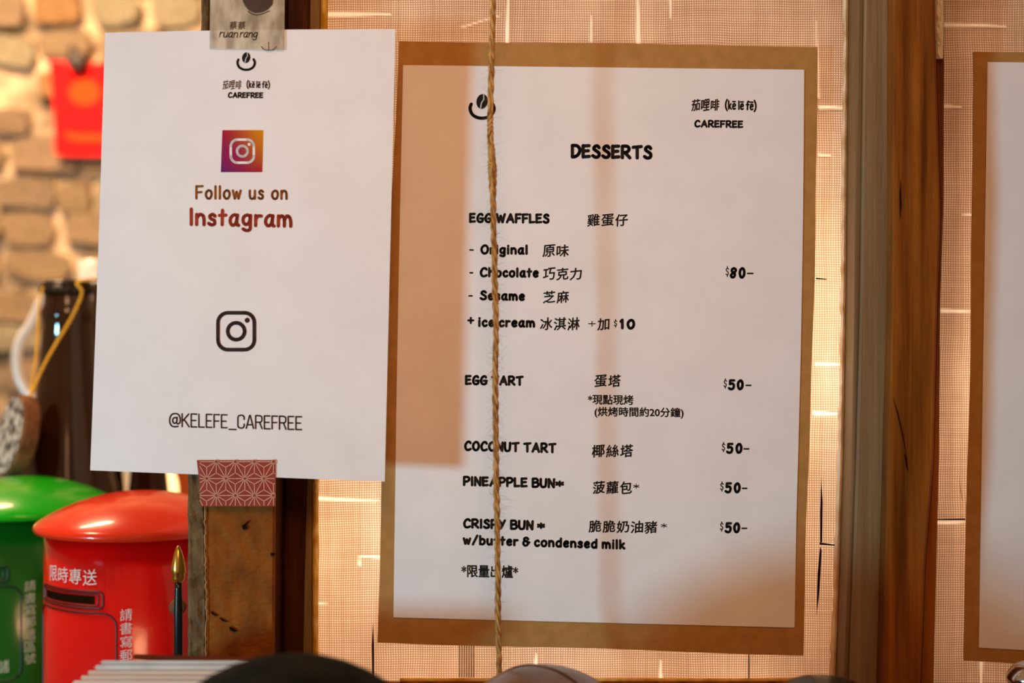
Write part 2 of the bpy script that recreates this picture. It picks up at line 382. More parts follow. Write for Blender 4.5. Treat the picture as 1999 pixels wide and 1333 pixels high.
YB = -0.004
stile = empty('frame_stile', P(570, 1330, YB), 'very dark timber stile right of the rough post', 'frame')
board('stile_board', [(560, 0), (552, 1333)], [(604, 0), (600, 500), (597, 950), (589, 1333)], YB, 0.028, M['post_dark_shaded'], stile, nx=3, rough=.0002)
board('olive_batten', [(603, 0), (599, 500), (596, 950), (588, 1333)], [(628, 0), (618, 500), (612, 950), (611, 1333)], -0.0015, 0.02, M['olive'], stile, nx=2)
board('amber_edge', [(627, 0), (617, 500), (611, 950), (611, 1333)], [(638, 0), (628, 500), (620, 950), (619, 1333)], -0.0025, 0.02, M['gold'], stile, nx=3, rough=.0005, n=120, chip=0.6, seed=9)

# right hand posts
gp = empty('grey_post', P(1690, 1330, 0), 'weathered grey-brown post with a fine seam between the two menus', 'post')
g0 = [(1654, 0), (1648, 600), (1643, 900), (1628, 1333)]; g1 = [(1688, 0), (1680, 600), (1673, 900), (1658, 1333)]; g2 = [(1742, 0), (1740, 600), (1731, 900), (1720, 1333)]
board('recessed_edge', [(999.5 + (a - 999.5) * .747 / .725, b) for a, b in g0], g1, -0.018, 0.028, M['greyboard_edge'], gp, nx=2)
board('grey_board', g1, g2, -0.022, 0.028, M['greyboard'], gp, nx=3, rough=.0001)
op = empty('orange_post', P(1790, 1330, 0), 'orange-brown timber post right beside the grey one', 'post')
o1 = [(1824, 0), (1836, 420), (1828, 650), (1822, 900), (1806, 1100), (1797, 1333)]
board('timber_face', [(a + 1.5, b) for a, b in g2], o1, -0.034, 0.028, M['orange'], op, nx=5, rough=.0002, n=80, seed=11)
board('side_batten', [(a - 2, b) for a, b in o1], [(1843, 0), (1842, 400), (1835, 600), (1833, 900), (1822, 1333)], -0.010, 0.026, M['orange'], op, nx=2, n=60)
M['stain'] = glowing('honey_stained_cloth_edge', (0.72, 0.46, 0.20), (0.97, 0.80, 0.56), 70, .35, .6)
board('stained_edge', [(1647, 0), (1642, 600), (1636, 900), (1620, 1333)], [(a + 2, b) for a, b in g0], 0.0008, 0.0035, M['stain'], gp, nx=2, rough=.0001, n=120, chip=1.6, seed=21)
tag(sheet_scrap := board('pale_scrap', [(1825, -60), (1826, 60), (1828, 112)], [(1842, -60), (1842, 60), (1841, 114)], -0.0135, -0.0102, M['slub'], op, nx=4, rough=.0012, v1=114, n=40, chip=.8, seed=31), 'crumpled pale scrap on the batten')
for pts in ([(1743, 775), (1753, 805), (1763, 850), (1771, 900), (1761, 850), (1751, 806)],
            [(1765, 885), (1770, 895), (1773, 922), (1769, 912)], [(1758, 350), (1760, 400), (1757, 430), (1756, 380)]):
    blob(pts, -0.0343, M['crack'], 'crack', op, th=.0002)

# ------------------------------------------------------------------ cloth screens
YF = 0.004
def screen(name, left, right, label, slubs, tears):
    root = empty(name, P((left[0][0] + right[0][0]) / 2, 1340, YF), label, 'screen', 'woven cloth screens')
    rows = [-250, -160] + [-60 + 3.4 * k for k in range(430)] + [1500, 1600]; nz = len(rows) - 1
    u_end = min(right[0][0], 2060); cols = [(1.0 / (u_end - left[0][0])) * 3.6 * k for k in range(int((u_end - left[0][0]) / 3.6) + 1)]
    if right[0][0] > u_end: cols = [c * (u_end - left[0][0]) / (right[0][0] - left[0][0]) for c in cols]
    cols.append(1.0); nx = len(cols) - 1; vs, fs, thin = [], [], []
    for v in rows:
        lu, ru = edge_at(left, v), edge_at(right, v); near = [q for q in slubs if min(q[1], q[3]) - 12 < v < max(q[1], q[3]) + 12]
        for c in cols:
            u = lu + (ru - lu) * c; k = 0.0
            for (u0, v0, u1, v1, wd) in near:
                dx, dy = u1 - u0, v1 - v0; t_ = ((u - u0) * dx + (v - v0) * dy) / (dx * dx + dy * dy)
                if -.02 < t_ < 1.0:
                    d = abs((u - u0) * dy - (v - v0) * dx) / math.hypot(dx, dy); half = wd * .62 * (1 - .8 * max(t_, 0) ** 1.5)
                    k = max(k, min(1, max(0, (half + 1.6 - d) / 2.6)))
            thin.append(k); vs.append(P(u, v, YF + 0.0006 * math.sin(u * .012 + v * .004) + .0004 * math.sin(v * .03 + u * .02) - .0007 * k))
    for j in range(nz):
        for i in range(nx):
            a = j * (nx + 1) + i; fs.append((a, a + nx + 1, a + nx + 2, a + 1))
    o = mesh('cloth', vs, fs, M['weave'], root, smooth=True)
    o.data.attributes.new('thin', 'FLOAT', 'POINT').data.foreach_set('value', thin)
    for pts in tears: blob(pts, YF - 0.0022, M['crack'], 'tear', root, th=.0001)
    return root
s1 = screen('cloth_screen', [(600, 0), (600, 1333)], [(1668, 0), (1660, 1333)], 'wide woven beige cloth screen lit from behind the dessert menu',
    [(637, 29, 765, 28, 7), (621, 973, 740, 978, 5), (617, 1177, 642, 1179, 3), (742, 1087, 700, 1085, 3.5), (1600, 211, 1652, 211, 6), (1599, 303, 1622, 304, 3),
     (1593, 711, 1646, 711, 4), (1590, 806, 1642, 808, 6), (1246, 84, 1245, -30, 7), (1154, 84, 1155, 30, 4), (990, 84, 993, -30, 5), (1308, -30, 1309, 38, 4),
     (1597, 190, 1594, 40, 3), (1290, 1345, 1289, 1288, 6), (900, 54, 980, 29, 1.6), (702, 1104, 702, 1085, 3), (1640, 1063, 1604, 1061, 3), (1046, 1300, 1046, 1276, 4)],
    [[(1603, 930), (1606, 980), (1605, 1058), (1601, 1060), (1601, 1000)], [(1601, 1066), (1604, 1075), (1600, 1150), (1594, 1205), (1596, 1120)],
     [(1600, 1059), (1625, 1062), (1645, 1064), (1625, 1065), (1600, 1063)], [(728, 1213), (730, 1260), (730, 1330), (727, 1330), (726, 1260)],
     [(1461, 1270), (1463, 1270), (1463, 1345), (1461, 1345)], [(1593, 542), (1612, 544), (1615, 546), (1593, 545)]])
s2 = screen('cloth_screen', [(1812, 0), (1805, 1333)], [(2190, 0), (2190, 1333)], 'woven beige cloth screen behind the second menu at the right',
    [(1845, 50, 1965, 52, 7), (1842, 208, 1877, 209, 5), (1903, 419, 1878, 420, 3), (1838, 607, 1900, 608, 6), (1828, 1019, 1886, 1019, 6), (1915, 1290, 1915, 1345, 5)],
    [[(1828, 1013), (1884, 1012), (1884, 1015), (1828, 1015)], [(1872, 920), (1876, 960), (1880, 985), (1875, 960)]])
# bamboo ribs behind the cloth below the menu, and the bottom rail
bl = empty('bottom_rail', P(1150, 1345, 0), 'narrow golden wooden rail across the foot of the wide cloth screen', 'rail')
slab('rail_strip', P(780, 1329, 0.002) - Vector((0, .001, 0.0)), P(1640, 1324, 0.002) + Vector((0, .001, 0)), M['gold'], bl, bev=0.0003)
slab('lower_rail', P(620, 1420, 0.002) - Vector((0, .003, 0)), P(1640, 1330, 0.002) + Vector((0, .001, 0)), M['orange'], bl, bev=0.0003)
for i in range(7):
    slab('rib', P(897 + i * 4.6, 1322, 0.0005) - Vector((.00022, .0004, 0)), P(897 + i * 4.6, 1240, 0.0005) + Vector((.00022, .0002, 0)), M['olive'], bl, bev=0)

# ------------------------------------------------------------------ writing
# skeleton marker alphabet: 'width|stroke;stroke'; a leading c makes a stroke a smooth curve
G = {
'A': '.66|0,0 .36,1;.36,1 .64,0;.13,.34 .56,.34', 'B': '.52|0,0 0,1;c0,1 .36,1 .48,.78 .34,.56 .04,.53;c.04,.53 .42,.52 .55,.28 .38,.02 0,0',
'C': '.55|c.55,.84 .42,1 .2,.93 .02,.52 .1,.1 .32,0 .56,.13', 'D': '.54|0,0 0,1;c0,1 .35,.97 .55,.66 .45,.25 .2,.03 0,0',
'E': '.46|0,0 0,1;0,.97 .44,1;0,.52 .38,.56;0,.02 .46,.07', 'F': '.45|0,0 0,1;0,.97 .46,1;0,.48 .38,.52',
'G': '.56|c.52,.86 .4,1 .17,.9 .02,.5 .1,.1 .32,0 .52,.12 .54,.4;.3,.44 .6,.44', 'I': '.08|.04,0 .04,1', 'K': '.5|0,0 0,1;.46,1 .04,.45;.1,.52 .5,0',
'L': '.42|0,1 0,0;0,.02 .43,.06', 'N': '.52|0,0 .02,1;.02,1 .48,0;.48,0 .52,1', 'O': '.58|c.29,1 .08,.8 0,.45 .12,.08 .33,0 .52,.2 .58,.6 .46,.93 .29,1',
'P': '.48|0,0 0,1;c0,1 .36,1 .5,.75 .34,.48 .02,.42', 'R': '.54|0,0 0,1;c0,1 .36,1 .5,.76 .34,.5 .04,.44;.2,.44 .55,0',
'S': '.48|c.46,.84 .34,1 .14,.93 .08,.72 .26,.55 .46,.36 .42,.08 .2,0 0,.14', 'T': '.58|.3,0 .3,.95;0,.92 .6,1', 'U': '.52|c0,1 .0,.4 .08,.06 .26,0 .44,.1 .5,.5 .52,1',
'W': '.76|0,1 .18,0;.18,0 .38,.8;.38,.8 .56,0;.56,0 .78,1', 'Y': '.54|0,1 .28,.48;.54,1 .16,0',
'a': '.44|c.38,.6 .24,.68 .06,.5 .02,.2 .14,0 .3,.12 .38,.5;c.4,.66 .36,.3 .38,.05 .46,.0', 'b': '.42|.02,1 .02,0;c.02,.45 .2,.66 .4,.52 .4,.15 .2,-.01 .02,.08',
'c': '.36|c.36,.55 .26,.67 .08,.55 .02,.28 .12,.03 .26,0 .38,.12', 'd': '.44|.42,1 .4,0;c.4,.55 .24,.68 .05,.5 .03,.15 .2,-.01 .38,.14',
'e': '.4|c.04,.34 .36,.4 .36,.6 .2,.68 .05,.48 .04,.18 .18,0 .38,.1', 'f': '.34|c.38,.95 .26,1.02 .16,.85 .15,.5 .14,0;0,.6 .34,.62',
'g': '.44|c.38,.6 .24,.68 .05,.52 .04,.22 .18,.06 .34,.2 .4,.5;c.42,.66 .4,.1 .38,-.25 .2,-.32 .02,-.22', 'h': '.42|.02,1 .02,0;c.02,.42 .2,.66 .36,.56 .4,.3 .4,0',
'i': '.08|.04,.66 .04,0;.05,.93 .05,.96', 'k': '.4|.02,1 .02,0;.36,.64 .04,.26;.12,.34 .4,0', 'l': '.08|.04,1 .04,0',
'm': '.68|.02,.66 .02,0;c.02,.4 .16,.66 .3,.56 .33,.3 .33,0;c.33,.4 .46,.66 .6,.56 .66,.3 .66,0', 'n': '.42|.02,.66 .02,0;c.02,.4 .18,.66 .36,.56 .4,.3 .4,0',
'o': '.44|c.22,.67 .05,.52 .02,.22 .16,0 .34,.04 .44,.34 .38,.6 .22,.67', 'r': '.3|.02,.66 .02,0;c.02,.38 .14,.62 .32,.62',
's': '.34|c.34,.56 .2,.68 .06,.56 .12,.4 .3,.28 .3,.06 .14,0 0,.1', 't': '.32|.16,.95 .14,.02;0,.62 .34,.64', 'u': '.42|c.02,.66 .02,.2 .12,.0 .3,.04 .4,.3;.4,.66 .4,0',
'w': '.58|0,.66 .14,0;.14,0 .28,.55;.28,.55 .42,0;.42,0 .58,.66', '-': '.3|0,.4 .3,.4', '+': '.5|0,.45 .5,.45;.25,.75 .25,.15',
'*': '.4|.2,.75 .2,.25;0,.62 .4,.38;0,.38 .4,.62', '/': '.4|0,-.05 .4,1.05', '&': '.5|c.44,.8 .28,.98 .08,.85 .12,.62 .34,.55;c.3,.56 .06,.5 0,.22 .14,0 .34,.08 .48,.42;.36,.4 .54,.4',
'0': '.5|c.25,1 .06,.8 0,.45 .1,.08 .26,0 .44,.2 .5,.6 .4,.93 .25,1', '1': '.24|.16,0 .16,1;.16,1 0,.8', '5': '.5|.12,1 .5,1;.12,1 .1,.58;c.1,.58 .36,.64 .48,.4 .38,.06 .16,0 0,.12',
'8': '.52|c.5,.86 .34,1 .14,.88 .12,.66 .34,.5 .42,.28 .3,.04 .1,.04 .02,.24 .2,.46 .46,.66 .52,.82', '$': '.5|c.48,.78 .3,.9 .08,.78 .14,.58 .38,.44 .42,.22 .22,.1 .02,.22;.25,1.1 .25,.9;.25,.08 .25,-.1',
'(': '.22|c.22,1.15 .05,.8 0,.45 .05,.1 .22,-.2', ')': '.22|c0,1.15 .17,.8 .22,.45 .17,.1 0,-.2',
}
G['E_'] = G['E']
GC = {  # narrow even capitals
'@': '.62|c.44,.62 .34,.7 .2,.6 .18,.4 .26,.24 .38,.3 .44,.5;c.44,.72 .42,.3 .5,.2 .62,.34 .62,.7 .5,.95 .3,1 .1,.9 0,.6 0,.3 .12,.03 .35,-.02 .5,.02',
'K': '.42|0,0 0,1;.4,1 .02,.42;.12,.56 .42,0', 'E': '.34|0,0 0,1;0,1 .34,1;0,.5 .28,.5;0,0 .34,0', 'L': '.32|0,1 0,0;0,0 .32,0', 'F': '.32|0,0 0,1;0,1 .33,1;0,.5 .28,.5',
'_': '.4|0,-.12 .42,-.12', 'C': '.38|c.38,.68 .38,.85 .3,.98 .19,1 .05,.95 0,.8 0,.5 0,.2 .05,.05 .19,0 .32,.04 .38,.18 .38,.32', 'A': '.44|0,0 .2,1;.24,1 .44,0;.06,.28 .38,.28;.2,1 .24,1',
'R': '.4|0,0 0,1;c0,1 .24,1 .37,.9 .37,.62 .28,.5 0,.49;.24,.49 .39,0'}
macron = {'ē': 'e'}
def strokes_of(ch, tab):
    if ch in macron:
        wd, st = strokes_of('e', tab); return wd, st + [[(.02, .92), (.38, .92)]]
    wd, body = tab[ch].split('|'); st = []
    for s in body.split(';'):
        cur = s[0] == 'c'; s = s[1:] if cur else s
        pts = [tuple(float(q) for q in p.split(',')) for p in s.split()]
        st.append(catmull(pts, 4) if cur else pts)
    return float(wd), st
def surf_flat(y): return lambda u, v: y
def strokes_mesh(name, strokes, half, surf, m, parent, off=0.00018, proj=P, hx=None):
    """flat marker strokes, points in photo pixels on the sheet"""
    vs, fs = [], []
    def add(u, v): vs.append(proj(u, v, surf(u, v) - off)); return len(vs) - 1
    ND = 8
    for st in strokes:
        for i, (u, v) in enumerate(st):
            ids = [add(u + half * math.cos(2 * math.pi * k / ND + .39), v + half * math.sin(2 * math.pi * k / ND + .39)) for k in range(ND)]
            fs.append(tuple(ids))
            if i + 1 < len(st):
                u2, v2 = st[i + 1]; d = math.hypot(u2 - u, v2 - v)
                if d < 1e-6: continue
                nu, nv = -(v2 - v) / d * half, (u2 - u) / d * half
                fs.append((add(u + nu, v + nv), add(u + nu * 1.0, v + nv), add(u2 + nu, v2 + nv), add(u2 - nu, v2 - nv), add(u - nu, v - nv)))
    fs = [tuple(dict.fromkeys(f)) for f in fs]
    return mesh(name, vs, fs, m, parent)
def marker(text, u0, u1, vb0, vb1, cap, stroke, surf, m, parent, tab=G, gap=.25, space=.36, lean=0.0, name='lettering'):
    lay = []; x = 0
    for ch in text:
        if ch == ' ': x += space; continue
        wd, st = strokes_of(ch, tab)
        lay.append((x, st)); x += wd + gap
    tot = x - gap; h = stroke / 2; sx = (u1 - u0 - stroke) / tot if tot > 0 else 1
    out = []
    for x0, st in lay:
        for s in st:
            pts = []
            for (a, b) in s:
                t = (x0 + a) / tot if tot else 0
                u = u0 + h + (x0 + a) * sx; vb = vb0 + (vb1 - vb0) * t
                v = vb - h - b * (cap - stroke); pts.append((u + b * cap * lean, v))
            out.append(pts)
    return strokes_mesh(name, out, h, surf, m, parent)

_cache = {}
def glyphs(body):
    if body in _cache: return _cache[body]
    c = bpy.data.curves.new('t', 'FONT'); c.body = body; c.resolution_u = 3; c.size = 1; c.fill_mode = 'BOTH'
    o = bpy.data.objects.new('t', c); col.objects.link(o)
    bpy.context.view_layer.update()
    me = bpy.data.meshes.new_from_object(o.evaluated_get(bpy.context.evaluated_depsgraph_get()))
    vs = [(v.co.x, v.co.y) for v in me.vertices]; fs = [tuple(p.vertices) for p in me.polygons]
    bpy.data.objects.remove(o); bpy.data.curves.remove(c); bpy.data.meshes.remove(me)
    _cache[body] = (vs, fs); return vs, fs
def han(text, u0, u1, vt, vb, surf, m, parent, slope=0.0, kai=True, off=0.00018, name='lettering', proj=P, bold=.022):
    """Chinese writing inside the pixel box; one cell per character when kai"""
    VS, FS = [], []
    cells = [(ch, u0 + (u1 - u0) * i / len(text), u0 + (u1 - u0) * (i + 1) / len(text)) for i, ch in enumerate(text)] if kai else [(text, u0, u1)]
    for ch, a, b in cells:
        if ch == ' ': continue
        vs, fs = glyphs(ch)
        if not vs: continue
        x0 = min(p[0] for p in vs); x1 = max(p[0] for p in vs); y0 = min(p[1] for p in vs); y1 = max(p[1] for p in vs)
        if kai: pad = (b - a) * .065; a2, b2 = a + pad, b - pad
        else: a2, b2 = a, b
        base = len(VS)
        for (x, y) in vs:
            t = (x - x0) / (x1 - x0); q = (y - y0) / (y1 - y0)
            u = a2 + t * (b2 - a2); v = vb - q * (vb - vt)
            if kai: v -= (t - .5) * (vb - vt) * .10; u += (q - .5) * 1.0
            v += (u - u0) * slope
            VS.append((u, v))
        FS += [tuple(base + i for i in f) for f in fs]
    # printed a little bolder: shifted copies of the outline, each a hair deeper
    W, F = [], []; e = bold * (vb - vt)
    for k, (du, dv) in enumerate(((0, 0), (e, 0), (-e, 0), (0, e), (0, -e))):
        b = len(W); W += [proj(u + du, v + dv, surf(u, v) - off + .000012 * k) for u, v in VS]; F += [tuple(b + i for i in f) for f in FS]
    return mesh(name, W, F, m, parent)
def circle(u, v, r, n=28): return [(u + r * math.cos(2 * math.pi * i / n), v + r * math.sin(2 * math.pi * i / n)) for i in range(n + 1)]
def rrect(u0, v0, u1, v1, r, n=6):
    pts = []
    for cx, cy, a in ((u1 - r, v0 + r, -90), (u1 - r, v1 - r, 0), (u0 + r, v1 - r, 90), (u0 + r, v0 + r, 180)):
        for i in range(n + 1): q = R(a + 90 * i / n); pts.append((cx + r * math.cos(q), cy + r * math.sin(q)))
    return pts + [pts[0]]
def disc(u, v, ru, rv, rot, surf, m, parent, name, off=.0002, n=28):
    vs = []
    for i in range(n):
        a = 2 * math.pi * i / n; x, y = ru * math.cos(a), rv * math.sin(a)
        uu = u + x * math.cos(rot) - y * math.sin(rot); vv = v + x * math.sin(rot) + y * math.cos(rot)
        vs.append(P(uu, vv, surf(uu, vv) - off))
    return mesh(name, vs, [tuple(range(n))], m, parent)
def cup_logo(u, v, s, surf, parent):
    """coffee bean over an open cup; (u, v) bean centre, s = bean half height"""
    disc(u, v, s * .76, s, .18, surf, M['ink'], parent, 'bean')
    strokes_mesh('bean_line', [catmull([(u + s * .2, v - s * .86), (u + s * .22, v - s * .3), (u - s * .05, v + s * .15), (u - s * .2, v + s * .85)], 5)], s * .085, surf, M['paper'], parent, off=.0003)
    c = s * 1.0
    strokes_mesh('cup_line', [catmull([(u - c * 1.45, v + c * .35), (u - c * 1.62, v + c * .95), (u - c * 1.3, v + c * 1.75), (u - c * .5, v + c * 2.2), (u + c * .5, v + c * 2.2),
                 (u + c * 1.3, v + c * 1.75), (u + c * 1.62, v + c * .95), (u + c * 1.38, v + c * .3)], 5)], s * .22, surf, M['ink'], parent)

# ------------------------------------------------------------------ sheets
def sheet(name, quad, surf, th, m, parent, n=30, bulge=None):
    """quad = tl, tr, br, bl in photo pixels on the sheet's own plane"""
    tl, tr, br, bl_ = quad; top, bot = [], []
    for j in range(n + 1):
        t = j / n
        for i in range(n + 1):
            s = i / n
            u = (tl[0] * (1 - s) + tr[0] * s) * (1 - t) + (bl_[0] * (1 - s) + br[0] * s) * t
            v = (tl[1] * (1 - s) + tr[1] * s) * (1 - t) + (bl_[1] * (1 - s) + br[1] * s) * t
            if bulge: du, dv = bulge(s, t); u += du; v += dv
            y = surf(u, v); top.append(P(u, v, y)); bot.append(P(u, v, y) + Vector((0, th, 0)))
    N = (n + 1) ** 2; fs = []
    for j in range(n):
        for i in range(n):
            a = j * (n + 1) + i; fs.append((a, a + n + 1, a + n + 2, a + 1)); fs.append((N + a, N + a + 1, N + a + n + 2, N + a + n + 1))
    rim = [i for i in range(n + 1)] + [j * (n + 1) + n for j in range(1, n + 1)] + [n * (n + 1) + i for i in range(n - 1, -1, -1)] + [j * (n + 1) for j in range(n - 1, 0, -1)]
    for a, b in zip(rim, rim[1:] + rim[:1]): fs.append((a, b, N + b, N + a))
    return mesh(name, top + bot, fs, m, parent)

def wave(u, v): return 0.0005 * math.sin(u * .006 + 1) * math.cos(v * .0045)
ms = lambda u, v: -0.0040 + wave(u, v)          # front of the white sheet
ks = lambda u, v: -0.0034 + wave(u, v)
menu = empty('dessert_menu', P(1160, 1270, -0.003), 'large white dessert menu sheet mounted on brown kraft card', 'menu')
bg = lambda s, t: ((4.5 * math.sin(math.pi * min(t / .75, 1))) * s + .7 * math.sin(t * 21) * s - (4 * math.sin(math.pi * t) - 1.0 * math.sin(t * 16)) * (1 - s), 1.2 * math.sin(s * 9))
sheet('kraft_backing', ((779, 80), (1596, 91), (1568, 1279), (737, 1254)), ks, 0.0008, M['kraft'], menu, bulge=bg)
ps = sheet('paper_sheet', ((787, 127), (1570, 136), (1551, 1225), (768, 1205)), ms, 0.0003, M['paper'], menu, bulge=lambda s, t: (3 * math.sin(math.pi * min(t / .8, 1)) * s - 1.5 * math.sin(math.pi * t) * (1 - s), 0))
I = M['ink']
cup_logo(941, 198, 14.5, ms, ps)
han('茄哩啡', 1349, 1405, 194, 216, ms, I, ps)
marker('(kē lē fē)', 1415, 1477, 214, 216, 19, 3.0, ms, I, ps, gap=.2, space=.26)
marker('CAREFREE', 1355, 1451, 249, 250.5, 15.5, 3.7, ms, I, ps)
marker('DESSERTS', 1114, 1274, 309.5, 312, 29, 6.6, ms, I, ps)
def t(text, u0, u1, b0, b1, cap, st=4.5, **k): marker(text, u0, u1, b0, b1, cap, st * 1.08, ms, I, ps, **k)
t('EGG WAFFLES', 915.5, 1073, 435.5, 437, 20.5); han('雞蛋仔', 1145, 1227, 418, 441, ms, I, ps)
t('-', 916, 925, 495, 495, 17, 2.8); t('Original', 937.5, 1031, 497, 497.5, 20.5, 4.4); han('原味', 1058, 1112, 478, 501, ms, I, ps)
t('-', 916, 924, 539.5, 539.5, 17, 2.8); t('Chocolate', 936, 1052, 541.5, 542.5, 20.5, 4.4); han('巧克力', 1059, 1137, 523, 546, ms, I, ps)
t('-', 914, 923, 584.5, 584.5, 17, 2.8); t('Sesame', 936, 1025, 586.5, 588, 20.5, 4.4); han('芝麻', 1059, 1112, 568, 591, ms, I, ps)
t('+', 912, 926, 635, 635, 21, 3.8); t('ice cream', 932.5, 1045, 638.5, 640, 20.5, 4.4, space=.3); han('冰淇淋', 1053, 1133, 620, 644, ms, I, ps)
t('+', 1148, 1163, 640, 640, 18, 1.6); han('加', 1165, 1191, 621, 644, ms, I, ps)
def price(d, us, u1, u2, u3, u4, vt, vb):
    t('$', us, us + 7.5, vb - 5, vb - 5, vb - vt - 5, 1.7)
    t(d[0], u1, u1 + 15, vb, vb, vb - vt, 4.6); t('0', u2, u2 + 14, vb, vb, vb - vt, 4.8)
    if u3: t('-', u3, u4, vb - 2, vb - 2, vb - vt - 3, 2.8)
t('$', 1198, 1205, 638, 638, 14, 1.6); t('1', 1209, 1219, 643, 643, 21.5, 5); t('0', 1223, 1240, 643.5, 643.5, 21.5, 5)
price('8', 1416, 1424, 1441.5, 1458, 1471, 521, 544)
price('5', 1412, 1420.5, 1438, 1455, 1467, 740, 762)
price('5', 1408.5, 1417, 1435.5, 1451, 1463, 864, 886)
price('5', 1405.5, 1414, 1432, 1448, 1459, 941, 963)
price('5', 1405, 1414, 1431, 1447, 1459, 1019, 1041)
t('EGG TART', 907.5, 1022, 752, 753.5, 20.5); han('蛋塔', 1159, 1213, 732, 755, ms, I, ps)
han('*現點現烤', 1148, 1236, 770, 789, ms, I, ps, kai=False, slope=.015); han('(烘烤時間約20分鐘)', 1161, 1334, 794, 815, ms, I, ps, kai=False, slope=.012)
t('COCONUT TART', 905.5, 1086, 880.5, 885, 21); han('椰絲塔', 1154, 1237, 868, 892, ms, I, ps)
t('PINEAPPLE BUN', 903.5, 1084, 949, 953.5, 20.5); t('*', 1084, 1101, 955, 955, 22, 4); han('菠蘿包', 1156, 1235, 939, 963, ms, I, ps, slope=.01); t('*', 1236, 1248, 958, 958, 18, 1.4)
t('CRISPY BUN', 903.5, 1042, 1031.5, 1035.5, 20.5); t('*', 1048, 1064, 1037, 1037, 22, 4); han('脆脆奶油豬', 1148, 1284, 1015, 1038, ms, I, ps, slope=.02); t('*', 1290, 1302, 1035, 1035, 18, 1.4)
t('w/butter & condensed milk', 903, 1221, 1063.5, 1073, 20.5, 4.3, space=.3)
han('*限量出爐*', 901, 1011, 1102, 1126, ms, I, ps, kai=False, slope=.02)

m2 = empty('blank_menu', P(2010, 1290, -0.003), 'blank white menu sheet on kraft card cut off at the right edge', 'menu')
sheet('kraft_backing', ((1900, 101), (2700, 112), (2670, 1335), (1881, 1289)), ks, 0.0008, M['kraft'], m2, bulge=lambda s, t: ((4 * math.sin(math.pi * min(1, t * 1.1)) + .8 * math.sin(t * 15)) * (1 - s), 0))
sheet('paper_sheet', ((1928, 121), (2672, 129), (2650, 1304), (1911, 1264)), ms, 0.0003, M['paper'], m2)

# the card taped on the post
YC = -0.0400
cs = lambda u, v: YC - 0.0006 * math.cos((u - 470) * .008) + 0.0004 * math.sin(v * .004)
card = sheet('announcement_card', ((205, 64), (772, 57), (751, 940), (176, 918)), cs, 0.0005, M['paper'], None, bulge=lambda s, t: (1.2 * math.sin(math.pi * t) * (1 - s), -2.0 * math.sin(math.pi * s) * (1 - t)))
tag(card, 'white portrait card with a rainbow square camera emblem taped to the brown post', 'card')
cup_logo(480.5, 112.5, 10.5, cs, card)
han('茄哩啡', 434, 472, 157, 174, cs, M['ink_dark'], card, bold=.010)
marker('(kē lē fē)', 481, 527, 171.5, 172.5, 14, 2.2, cs, M['ink_dark'], card, gap=.2, space=.24)
marker('CAREFREE', 444.5, 514, 191.5, 192, 12, 2.9, cs, I, card)
# rainbow square
def grad():
    m = bpy.data.materials.new('rainbow_emblem'); m.use_nodes = True; nt = m.node_tree; b = nt.nodes['Principled BSDF']; b.inputs['Roughness'].default_value = .6; b.inputs['Specular IOR Level'].default_value = .1
    a = nt.nodes.new('ShaderNodeVertexColor'); a.layer_name = 'col'; nt.links.new(a.outputs[0], b.inputs['Base Color']); return m
def emblem():
    q = ((434, 254), (514, 254), (512, 336), (431, 336)); n = 16; vs, fs, cols = [], [], []
    C4 = [(.38, .012, .025), (.70, .27, .0), (.38, .010, .016), (.07, .02, .15)]
    for j in range(n + 1):
        for i in range(n + 1):
            s, t_ = i / n, j / n
            u = (q[0][0] * (1 - s) + q[1][0] * s) * (1 - t_) + (q[3][0] * (1 - s) + q[2][0] * s) * t_
            v = q[0][1] + (q[3][1] - q[0][1]) * t_
            vs.append(P(u, v, cs(u, v) - .00012))
            c = [(C4[0][k] * (1 - s) + C4[1][k] * s ** 1.6 + C4[0][k] * (s - s ** 1.6)) * (1 - t_) + (C4[3][k] * (1 - s) ** 1.3 + C4[2][k] * (1 - (1 - s) ** 1.3)) * t_ for k in range(3)]
            mid = math.exp(-((s - .28) ** 2 + (t_ - .62) ** 2) / .07); c = [c[k] * (1 - mid * .8) + (.33, .002, .075)[k] * mid * .8 for k in range(3)]
            cols.append((*c, 1))
    for j in range(n):
        for i in range(n): a = j * (n + 1) + i; fs.append((a, a + n + 1, a + n + 2, a + 1))
    o = mesh('emblem_square', vs, fs, grad(), card)
    at = o.data.color_attributes.new('col', 'FLOAT_COLOR', 'POINT')
    for i, c in enumerate(cols): at.data[i].color = c
    tag(o, 'rainbow square with a white camera outline')
    strokes_mesh('camera_outline', [rrect(450.5, 272.5, 495.5, 317.5, 13), circle(473, 295, 10.3)], 2.4, cs, M['paper'], card, off=.00025)
    disc(486.3, 281.8, 3, 3, 0, cs, M['paper'], card, 'camera_dot', off=.00025, n=14)
emblem()
marker('Follow us on', 381, 562, 389.5, 390.5, 28.5, 4.6, cs, M['ink_brown'], card, space=.42)
marker('Instagram', 368.5, 571.5, 441.5, 445, 37, 6.6, cs, M['ink_red'], card, gap=.22)
marker('@KELEFE_CAREFREE', 330, 590, 833.5, 840, 28, 2.9, cs, M['ink_dark'], card, tab=GC, gap=.13)
strokes_mesh('camera_outline', [rrect(425.5, 610.5, 496.5, 682.5, 19), circle(461, 646.5, 16.5)], 3.7, cs, M['ink_dark'], card)
disc(482.5, 625, 5, 5, 0, cs, M['ink_dark'], card, 'camera_dot', n=16)

